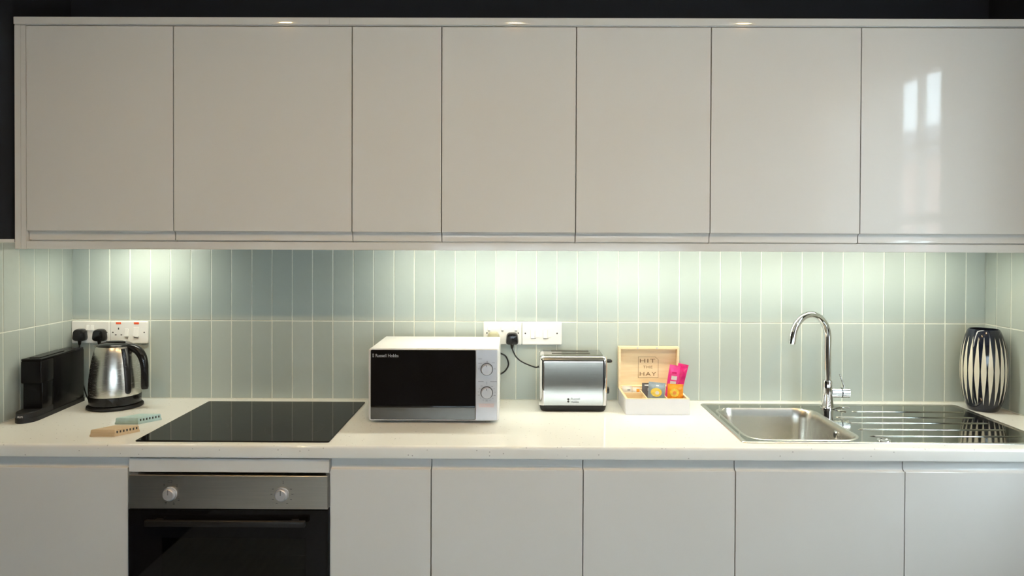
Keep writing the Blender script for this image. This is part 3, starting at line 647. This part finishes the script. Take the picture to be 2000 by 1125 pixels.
cp = obj('control_panel', plate_y(bmesh.new(), 1.5549, 1.6258, 0.9215, 1.1558, yf, yf-0.0045, 0.003, 0.001), M_SILVER, mw, smooth=30)
yp = yf-0.0046
def mw_knob(x, z):
    k = obj('knob', disc(disc(bmesh.new(), (x, z), 0.0205, 'y', yp, yp-0.003, 36), (x, z), 0.0178, 'y', yp-0.003, yp-0.018, 36, 0.002), M_SILVER, mw, smooth=35)
    bm = bmesh.new(); n = 36
    loft(bm, [[(x+r_*math.cos(2*PI*i/n), y_, z+r_*math.sin(2*PI*i/n)) for i in range(n)] for r_, y_ in ((0.0207, yp-0.0005), (0.0207, yp-0.0032), (0.0186, yp-0.0032))], False, False)
    obj('knob_ring', bm, M_INK, k)
    obj('pointer', B(x-0.0008, x+0.0008, yp-0.0183, yp-0.0181, z+0.010, z+0.0165), M_INK, k)
mw_knob(1.5915, 1.0915); mw_knob(1.5915, 1.0140)
bm = bmesh.new()
def mark(x, z, w_, h=0.0012): bx(bm, x-w_/2, x+w_/2, yp-0.0003, yp, z-h/2, z+h/2)
mark(1.5690, 1.1255, 0.013, 0.0016); mark(1.5690, 1.1110, 0.012); mark(1.6130, 1.1125, 0.010); mark(1.5925, 1.1165, 0.002, 0.004); mark(1.6175, 1.0925, 0.006); mark(1.5650, 1.0925, 0.005)
mark(1.5720, 1.0500, 0.018, 0.0016); mark(1.6140, 1.0500, 0.022, 0.0016); mark(1.5915, 1.0455, 0.0012, 0.009)
for k in range(13):
    a = math.radians(40+k*23.5); mark(1.5915+0.0275*math.sin(a), 1.0140+0.0275*math.cos(a), 0.0045 if k % 3 else 0.007)
obj('dial_print', bm, M_GREYINK, cp, label='small dial markings', kind='stuff')
bm = bmesh.new()
for k in range(4): mark(1.5905, 0.9765-k*0.0033, 0.052-0.004*(k % 2), 0.0011)
obj('warning_print', bm, M_REDINK, cp, label='tiny red warning lines', kind='stuff')

# ------------------------------------------------------------------ toaster
ts = thing('toaster', 'two-slice brushed steel toaster with black base', 'toaster', (1.891, -0.107, 0.910))
def tl(x0, x1, y0, y1, z, r): return [(x, y, z) for x, y in rrect(x0, x1, y0, y1, r, 6)]
def tprof(yf_, yb_, zb, zt, r, n=8):
    p = [(yb_, zb), (yf_, zb)]
    for k in range(n+1): a = PI/2*k/n; p.append((yf_+r-r*math.cos(a), zt-r+r*math.sin(a)))
    for k in range(n+1): a = PI/2*k/n; p.append((yb_-r+r*math.sin(a), zt-r+r*math.cos(a)))
    return p
sh = obj('shell', extrude_x(bmesh.new(), tprof(-0.1835, -0.030, 0.9340, 1.1105, 0.024), 1.7880, 1.9960), M_TSTEEL, ts, smooth=30)
def end_cap(xa, xb, nm):
    s = 1 if xb > xa else -1; L = []
    for f, ins in ((0.0, 0.0), (0.35, 0.0005), (0.7, 0.003), (0.9, 0.007), (1.0, 0.012)):
        x = xa+(xb-xa)*f; L.append([(x, y, z) for y, z in tprof(-0.1845+ins, -0.029-ins, 0.9335, 1.1115-ins*0.8, 0.026)])
    obj(nm, (lambda b_: (loft(b_, L), b_)[1])(bmesh.new()), M_CHROME, ts, smooth=40)
end_cap(1.7878, 1.7715, 'end_cap'); end_cap(1.9962, 2.0118, 'end_cap')
bm = bmesh.new(); loft(bm, [tl(1.7800, 2.0040, -0.1740, -0.036, 0.9102, 0.02), tl(1.7770, 2.0070, -0.1785, -0.033, 0.915, 0.022), tl(1.7715, 2.0120, -0.1835, -0.029, 0.9335, 0.024)]); obj('base', bm, M_BLACKM, ts, smooth=40)
for y in (-0.136, -0.082):
    obj('slot', B(1.8170, 1.9540, y-0.012, y+0.012, 1.1100, 1.1110, 0.0003, 1), mat('slot_shadow', (0.03, 0.027, 0.02), 0.6) if 'slot_shadow' not in MATS else MATS['slot_shadow'], sh)
bm = bmesh.new(); loft(bm, [[(2.0115+0.026*f, -0.107+(0.016*s)*math.cos(a), 1.0790+(0.0065*s)*math.sin(a)) for a in [2*PI*k/16 for k in range(16)]] for f, s in ((0, 0.7), (0.15, 0.85), (0.5, 1.0), (0.85, 0.95), (1.0, 0.6))])
obj('lever', bm, M_BLACK, ts, smooth=50)
obj('lever_track', B(2.0117, 2.0124, -0.110, -0.104, 0.965, 1.085), M_BLACKM, ts)
obj('browning_knob', disc(bmesh.new(), (-0.107, 0.9725), 0.0125, 'x', 2.0119, 2.0275, 24, 0.002), M_BLACK, ts, smooth=40)
obj('brand_lettering', text_y('Russell', 0.0115, 1.8835, -0.1836, 0.9535, 0.031), M_INK, sh); obj('brand_lettering', text_y('Hobbs', 0.0115, 1.8835, -0.1836, 0.9430, 0.027), M_INK, sh)
bm = bmesh.new()
for z in (0.9440, 0.9520): plate_y(bm, 1.8700, 1.8775, z, z+0.0070, -0.1834, -0.1839, 0.003, 0.0002)
obj('brand_mark', bm, M_INK, sh)

# ------------------------------------------------------------------ kettle
kx, ky = 0.2370, -0.131
kt = thing('kettle', 'brushed steel jug kettle with black handle and lid', 'kettle', (kx, ky, 0.910))
bm = bmesh.new(); lathe(bm, kx, ky, [(0.089, 0.9102), (0.0925, 0.9125), (0.0925, 0.9180), (0.088, 0.9225), (0.070, 0.9235)], 48); obj('power_base', bm, M_BLACKM, kt, smooth=40)
bm = bmesh.new(); lathe(bm, kx, ky, [(0.080, 0.9237), (0.0845, 0.9265), (0.0862, 0.9480), (0.0860, 0.9565)], 48); obj('collar', bm, M_BLACK, kt, smooth=40)
bm = bmesh.new()
kp = [(0.0855, 0.9567), (0.0862, 0.962), (0.0862, 0.985), (0.0845, 1.015), (0.0805, 1.05), (0.0745, 1.085), (0.0680, 1.112), (0.0630, 1.1290), (0.0615, 1.1310)]
def krad(z):
    for (r0, za), (r1, zb) in zip(kp, kp[1:]):
        if za <= z <= zb: return r0+(r1-r0)*(z-za)/(zb-za)
    return kp[0][0]
lathe(bm, kx, ky, kp, 64); kb = obj('body', bm, M_KSTEEL, kt, smooth=50)
bm = bmesh.new(); loft(bm, [[(kx-0.052, ky-0.020, 1.112), (kx-0.052, ky+0.020, 1.112), (kx-0.052, ky+0.016, 1.1305), (kx-0.052, ky-0.016, 1.1305)], [(kx-0.073, ky-0.005, 1.1270), (kx-0.073, ky+0.005, 1.1270), (kx-0.075, ky+0.006, 1.1325), (kx-0.075, ky-0.006, 1.1325)]])
obj('spout', bm, M_KSTEEL, kt, smooth=50)
bm = bmesh.new(); lathe(bm, kx, ky, [(0.0590, 1.1312), (0.0575, 1.1350), (0.0480, 1.1400), (0.0260, 1.1430), (0.010, 1.1435)], 40); ld = obj('lid', bm, M_BLACK, kt, smooth=50)
bm = bmesh.new(); loft(bm, [[(kx+0.002+0.036*s*math.cos(a), ky+0.014*s*math.sin(a), z) for a in [2*PI*k/20 for k in range(20)]] for s, z in ((1.0, 1.1425), (0.95, 1.1465), (0.75, 1.1480))]); obj('lid_grip', bm, M_BLACK, ld, smooth=50)
# handle: leaves the top, arches out to the right and hangs down open-ended
hp = smooth_path([(kx+0.040, ky-0.006, 1.1225), (kx+0.062, ky-0.010, 1.1265), (kx+0.088, ky-0.014, 1.1170), (kx+0.106, ky-0.017, 1.0960), (kx+0.1145, ky-0.018, 1.066), (kx+0.1165, ky-0.018, 1.03), (kx+0.1165, ky-0.018, 0.978)], 6)
bm = bmesh.new(); L = []
for i, p in enumerate(hp):
    t_ = (hp[min(i+1, len(hp)-1)]-hp[max(i-1, 0)]).normalized(); b_ = Vector((0, 1, 0)); a_ = t_.cross(b_).normalized()
    f = i/(len(hp)-1); w1 = 0.0125+0.003*math.sin(PI*min(1, f*1.3)); w2 = 0.017-0.004*f
    if i == len(hp)-1: w1 *= 0.85; w2 *= 0.85
    L.append([p+a_*w1*math.cos(2*PI*k/16)+b_*w2*math.sin(2*PI*k/16) for k in range(16)])
loft(bm, L); obj('handle', bm, M_BLACK, kt, smooth=60)
bm = bmesh.new(); L = []
for z, hw in ((0.966, 0.004), (0.970, 0.0095), (0.985, 0.0110), (1.02, 0.0115), (1.06, 0.0120), (1.09, 0.0125), (1.112, 0.013), (1.126, 0.013)):
    r = krad(min(z, 1.1285)); a0 = math.radians(-33); da = hw/r
    L.append([(kx+(r+dr)*math.cos(a0+s*da), ky+(r+dr)*math.sin(a0+s*da), z) for s, dr in ((-1, 0.0003), (-0.9, 0.003), (0, 0.004), (0.9, 0.003), (1, 0.0003))])
loft(bm, L); obj('water_gauge', bm, M_BLACK, kt, smooth=60)
obj('switch', B(kx+0.078, kx+0.098, ky-0.024, ky-0.004, 0.9420, 0.9520, 0.003, 2), M_BLACK, kt, smooth=40)
bm = text_bm('Russell Hobbs', 0.010, 0.0003, 1.0, 0.036)
for v_ in bm.verts:
    u, h, d_ = v_.co; z = 0.966+h; a = math.radians(-128)+u/0.086; r = krad(z)+0.0004+d_
    v_.co = (kx+r*math.cos(a), ky+r*math.sin(a), z)
obj('brand_lettering', bm, M_INK, kb)

# ------------------------------------------------------------------ coffee machine (turned a little towards the room)
cx0, cx1, cyf, cyb = 0.0265, 0.0930, -0.318, -0.044
cm = thing('coffee_machine', 'slim black pod coffee machine in the left corner', 'coffee machine', (0.0930, -0.326, 0.910))
obj('body', (lambda b_: bx(bx(b_, cx0, cx1, cyf+0.075, cyb, 0.924, 1.106, 0.004, 2), cx0, cx1, cyf, cyf+0.076, 1.030, 1.106, 0.004, 2))(bmesh.new()), M_CBLACK, cm, smooth=30)
obj('brew_column', B(cx0+0.002, cx1-0.002, cyf+0.010, cyf+0.076, 0.942, 1.031, 0.003, 2), M_CBLACK, cm, smooth=30)
obj('top_cover', B(cx0-0.0005, cx1+0.0005, cyf+0.002, cyb-0.06, 1.1055, 1.1125, 0.003, 2), M_CBLACK, cm, smooth=30)
obj('lid_lever', B(cx0+0.017, cx1-0.017, cyf+0.02, cyb-0.10, 1.1123, 1.1150, 0.001, 1), M_CBLACK, cm, smooth=30)
obj('water_tank', B(cx0+0.003, cx1-0.003, cyb-0.058, cyb+0.003, 0.930, 1.1125, 0.004, 2), mat('smoked_plastic', (0.02, 0.021, 0.024), 0.12, spec=0.2), cm, smooth=30)
bm = bmesh.new()
plan = [(cx1+0.001, cyb), (cx0-0.001, cyb), (cx0-0.001, cyf+0.01)]
for k in range(13): a = PI+PI*k/12; plan.append(((cx0+cx1)/2+(cx1-cx0+0.002)/2*math.cos(a), cyf-0.012+0.048*math.sin(a)))
plan.append((cx1+0.001, cyf+0.01))
loft(bm, [[(x, y, z) for x, y in plan] for z in (0.9102, 0.9245)]); obj('foot', bm, M_BLACKM, cm, smooth=30)
bm = bmesh.new(); pl2 = [((cx0+cx1)/2+(cx1-cx0)/2*0.97*math.cos(a), cyf-0.012+0.046*math.sin(a)) for a in [PI+PI*k/12 for k in range(13)]]+[(cx1-0.001, cyf+0.074), (cx0+0.001, cyf+0.074)]
loft(bm, [[(x, y, 0.9247) for x, y in pl2], [(x, y, 0.9415) for x, y in pl2], [((x-0.06)*0.95+0.06, (y+0.3)*0.97-0.3, 0.9440) for x, y in pl2]]); dt = obj('drip_tray', bm, M_BLACKM, cm, smooth=30)
bm = text_bm('KRUPS', 0.0085, 0.0002, 1.0, 0.022)
for v_ in bm.verts:
    u, h, d_ = v_.co; a = math.radians(252)+u/0.040
    v_.co = ((cx0+cx1)/2+((cx1-cx0)/2*0.97+0.0004+d_)*math.cos(a), cyf-0.012+(0.046+0.0004+d_)*math.sin(a), 0.9290+h)
obj('brand_lettering', bm, M_WHITEINK, dt)
cm.rotation_euler = (0, 0, math.radians(4.2))

# ------------------------------------------------------------------ two small slotted blocks
def block(name, lab, p1, p2, p3, m, grp):
    p1, p2, p3 = Vector(p1), Vector(p2), Vector(p3); p4 = p1+(p3-p2)
    cxy = (p1+p3)/2
    t = thing(name, lab, 'block', (cxy.x, cxy.y, 0.910), grp)
    def ins(f): return [cxy+(q-cxy)*f for q in (p1, p2, p3, p4)]
    bm = bmesh.new(); loft(bm, [[(q.x, q.y, z) for q in ins(1.0)] for z in (0.9102, 0.9165)]); obj('base_plate', bm, m, t)
    bm = bmesh.new(); loft(bm, [[(q.x, q.y, 0.9166) for q in ins(0.975)], [(q.x, q.y, 0.9285) for q in ins(0.955)], [(q.x, q.y, 0.9310) for q in ins(0.92)]]); up = obj('upper_slab', bm, m, t)
    a, b = ins(0.966)[1], ins(0.966)[2]; d_ = (b-a).normalized(); n_ = Vector((d_.y, -d_.x))
    for k in range(7):
        c_ = a+(b-a)*(0.10+0.80*k/6); h = d_*0.0021; o2 = n_*0.0006; i2 = -n_*0.002
        bm = bmesh.new(); loft(bm, [[(q.x, q.y, z) for q in (c_-h+i2, c_+h+i2, c_+h+o2, c_-h+o2)] for z in (0.9195, 0.9262)])
        obj('slot', bm, M_INK, up)
G_ = 'slotted blocks beside the hob'
block('wooden_block', 'flat tan wooden block with a row of dark slots, nearest the worktop edge', (0.3787, -0.5241), (0.4552, -0.5226), (0.5014, -0.4637), M_TAN, G_)
block('wooden_block', 'flat pale teal block with a row of dark slots beside the hob', (0.3745, -0.3790), (0.4512, -0.3781), (0.4986, -0.3179), M_TEAL, G_)

# ------------------------------------------------------------------ tea box with open lid
bx0, bx1, by0, by1, bz0, bz1 = 2.0717, 2.2947, -0.2162, -0.0400, 0.9102, 0.9661
tb = thing('tea_box', 'white wooden tea box with its pine lid standing open', 'box', (2.183, -0.128, 0.910))
bm = bmesh.new(); wl_ = 0.007
bx(bm, bx0, bx1, by0, by0+wl_, bz0, bz1-0.001); bx(bm, bx0, bx1, by1-wl_, by1, bz0, bz1-0.001)
bx(bm, bx0, bx0+wl_, by0+wl_, by1-wl_, bz0, bz1-0.001); bx(bm, bx1-wl_, bx1, by0+wl_, by1-wl_, bz0, bz1-0.001); bx(bm, bx0+wl_, bx1-wl_, by0+wl_, by1-wl_, bz0, bz0+0.005)
obj('tray', bm, M_BWHITE, tb)
bm = bmesh.new()
bx(bm, bx0+0.0003, bx1-0.0003, by0+0.0003, by0+wl_, bz1-0.001, bz1); bx(bm, bx0+0.0003, bx1-0.0003, by1-wl_, by1-0.0003, bz1-0.001, bz1)
bx(bm, bx0+0.0003, bx0+wl_, by0+wl_, by1-wl_, bz1-0.001, bz1); bx(bm, bx1-wl_, bx1-0.0003, by0+wl_, by1-wl_, bz1-0.001, bz1)
e = 0.0004
bx(bm, bx0+wl_, bx0+wl_+e, by0+wl_, by1-wl_, bz0+0.005, bz1); bx(bm, bx1-wl_-e, bx1-wl_, by0+wl_, by1-wl_, bz0+0.005, bz1)
bx(bm, bx0+wl_, bx1-wl_, by1-wl_-e, by1-wl_, bz0+0.005, bz1); bx(bm, bx0+wl_, bx1-wl_, by0+wl_, by0+wl_+e, bz0+0.005, bz1)
obj('lining', bm, M_PINE, tb)
for x in (2.1512, 2.2225): obj('divider', B(x-0.002, x+0.002, by0+wl_+0.0005, by1-wl_-0.0005, bz0+0.005, bz1-0.004), M_PINE, tb)
obj('divider', B(bx0+wl_+0.0005, 2.1490, -0.101, -0.097, bz0+0.005, bz1-0.004), M_PINE, tb)
lx0, lx1, lz0, lz1, lyf, lyb = 2.0722, 2.2972, 0.9665, 1.1200, -0.0400, -0.0120
bm = bmesh.new(); q = 0.0075
bx(bm, lx0, lx1, lyb-0.006, lyb, lz0, lz1)
bx(bm, lx0, lx0+q, lyf, lyb-0.006, lz0, lz1); bx(bm, lx1-q, lx1, lyf, lyb-0.006, lz0, lz1); bx(bm, lx0+q, lx1-q, lyf, lyb-0.006, lz1-q, lz1); bx(bm, lx0+q, lx1-q, lyf, lyb-0.006, lz0, lz0+q)
ld = obj('lid', bm, M_PINE, tb, label='open pine lid')
yl = lyb-0.0061
for s, sz, x, z, wd in (('HIT', 0.0205, 2.1545, 1.0580, 0.058), ('THE', 0.0150, 2.1665, 1.0365, 0.036), ('HAY', 0.0205, 2.1545, 1.0085, 0.062)):
    obj('lettering', text_y(s, sz, x, yl, z, wd, 1.15), M_BROWNINK, ld)
bm = bmesh.new(); fr_ = [(2.1490, 1.0015), (2.2240, 1.0015), (2.2240, 1.0690), (2.2125, 1.0800), (2.1490, 1.0800)]; th = 0.0006
for a, b in zip(fr_, fr_[1:]+fr_[:1]):
    a, b = Vector(a), Vector(b); d_ = (b-a).normalized(); n_ = Vector((-d_.y, d_.x))*th
    pts = [a+n_-d_*th, b+n_+d_*th, b-n_+d_*th, a-n_-d_*th]
    loft(bm, [[(p.x, yy, p.y) for p in pts] for yy in (yl, yl-0.0003)])
obj('lettering_frame', bm, M_BROWNINK, ld)
for x in (2.1420, 2.2140): obj('magnet', B(x-0.003, x+0.003, lyf-0.0003, lyf+0.004, lz1-0.0062, lz1-0.0012), M_SILVER, ld)
def packet(lab, c, wd, h, th_, m, tilt=0, lean=0, prints=(), cat='packet'):
    """crimped pillow packet standing up; c = bottom centre"""
    t = thing('snack_packet', lab, cat, c, 'sachets and biscuits in the tea box')
    nx, nz = 10, 14
    def grid(scale, off, x0=-0.5, x1=0.5, z0=0.0, z1=1.0, both=True, oval=False):
        bm = bmesh.new(); L = []
        def pt(u, v_, side):
            bul = max(0.0, (1-(2*abs(u))**2.5))*max(0.0, min(1, (v_-0.06)/0.14, (0.94-v_)/0.14))
            cr = 0.0006*math.sin(60*u) if v_ < 0.07 or v_ > 0.93 else 0
            return (c[0]+u*wd, c[1]+side*(0.0006+th_/2*bul+off)+cr, c[2]+v_*h)
        for j in range(nz+1):
            v_ = z0+(z1-z0)*j/nz; q_ = math.sqrt(max(0.02, 1-(2*j/nz-1)**2)) if oval else 1.0; xc = (x0+x1)/2; hw = (x1-x0)/2*q_
            ring = [pt(xc+hw*(2*i/nx-1), v_, -1) for i in range(nx+1)]
            ring += [pt(xc+hw*(2*i/nx-1), v_, 1 if both else -0.9) for i in range(nx, -1, -1)]
            L.append(ring)
        loft(bm, L); return bm
    body = obj('wrapper', grid(1, 0), m, t, smooth=50)
    for nm, pm, x0, x1, z0, z1 in prints: obj(nm, grid(1, 0.0004+0.0002*(nm == 'filling_print'), x0, x1, z0, z1, False, nm != 'print'), pm, body)
    t.rotation_euler = (lean, tilt, 0)
    return t
zb_ = bz0+0.0055
packet('bright pink biscuit wrapper with white print standing in the tea box', (2.2530, -0.094, zb_+0.028), 0.040, 0.121, 0.012, M_PINK, math.radians(8), math.radians(3),
       [('print', M_WHITEINK, -0.26, 0.28, 0.42, 0.52), ('print', M_WHITEINK, -0.22, 0.30, 0.56, 0.68), ('print', M_WHITEINK, -0.30, -0.06, 0.31, 0.38), ('print', M_WHITEINK, 0.05, 0.28, 0.31, 0.38), ('print', M_DPINK, -0.22, 0.22, 0.75, 0.80)])
packet('deep pink biscuit wrapper behind the bright pink one', (2.2790, -0.070, zb_+0.030), 0.038, 0.121, 0.014, M_DPINK, math.radians(13), math.radians(2))
packet('blue-grey biscuit packet with a yellow biscuit picture', (2.1865, -0.160, zb_+0.018), 0.060, 0.078, 0.016, M_GREYW, math.radians(5), math.radians(-4),
       [('biscuit_print', M_YELLOW, -0.36, 0.30, 0.36, 0.76), ('filling_print', M_CREAM, -0.10, 0.14, 0.46, 0.62), ('print', M_WHITEINK, -0.06, 0.10, 0.84, 0.88)])
packet('orange biscuit packet at the right end of the tea box', (2.2560, -0.158, zb_+0.016), 0.056, 0.074, 0.018, M_ORANGE, math.radians(2), math.radians(-3),
       [('biscuit_print', M_YELLOW, -0.36, 0.20, 0.40, 0.80), ('filling_print', M_ORANGE, -0.20, 0.04, 0.50, 0.68)])
packet('charcoal sachet behind the blue-grey packet', (2.1790, -0.062, zb_+0.002), 0.046, 0.072, 0.006, M_DGREY, 0, math.radians(-3), [('print', M_WHITEINK, -0.30, 0.30, 0.86, 0.92), ('print', M_CREAM, -0.05, 0.30, 0.60, 0.74)])
packet('cream paper sachet at the left back of the tea box', (2.1010, -0.066, zb_), 0.036, 0.064, 0.007, M_CREAM, 0, math.radians(-4), [('print', M_GREYINK, 0.0, 0.30, 0.74, 0.80)])
packet('small cream and orange sachet in front of the lid, beside the charcoal sachet', (2.1335, -0.072, zb_), 0.028, 0.060, 0.006, M_CREAM, 0, math.radians(-4), [('print', M_ORANGE, 0.0, 0.42, 0.72, 0.90)])
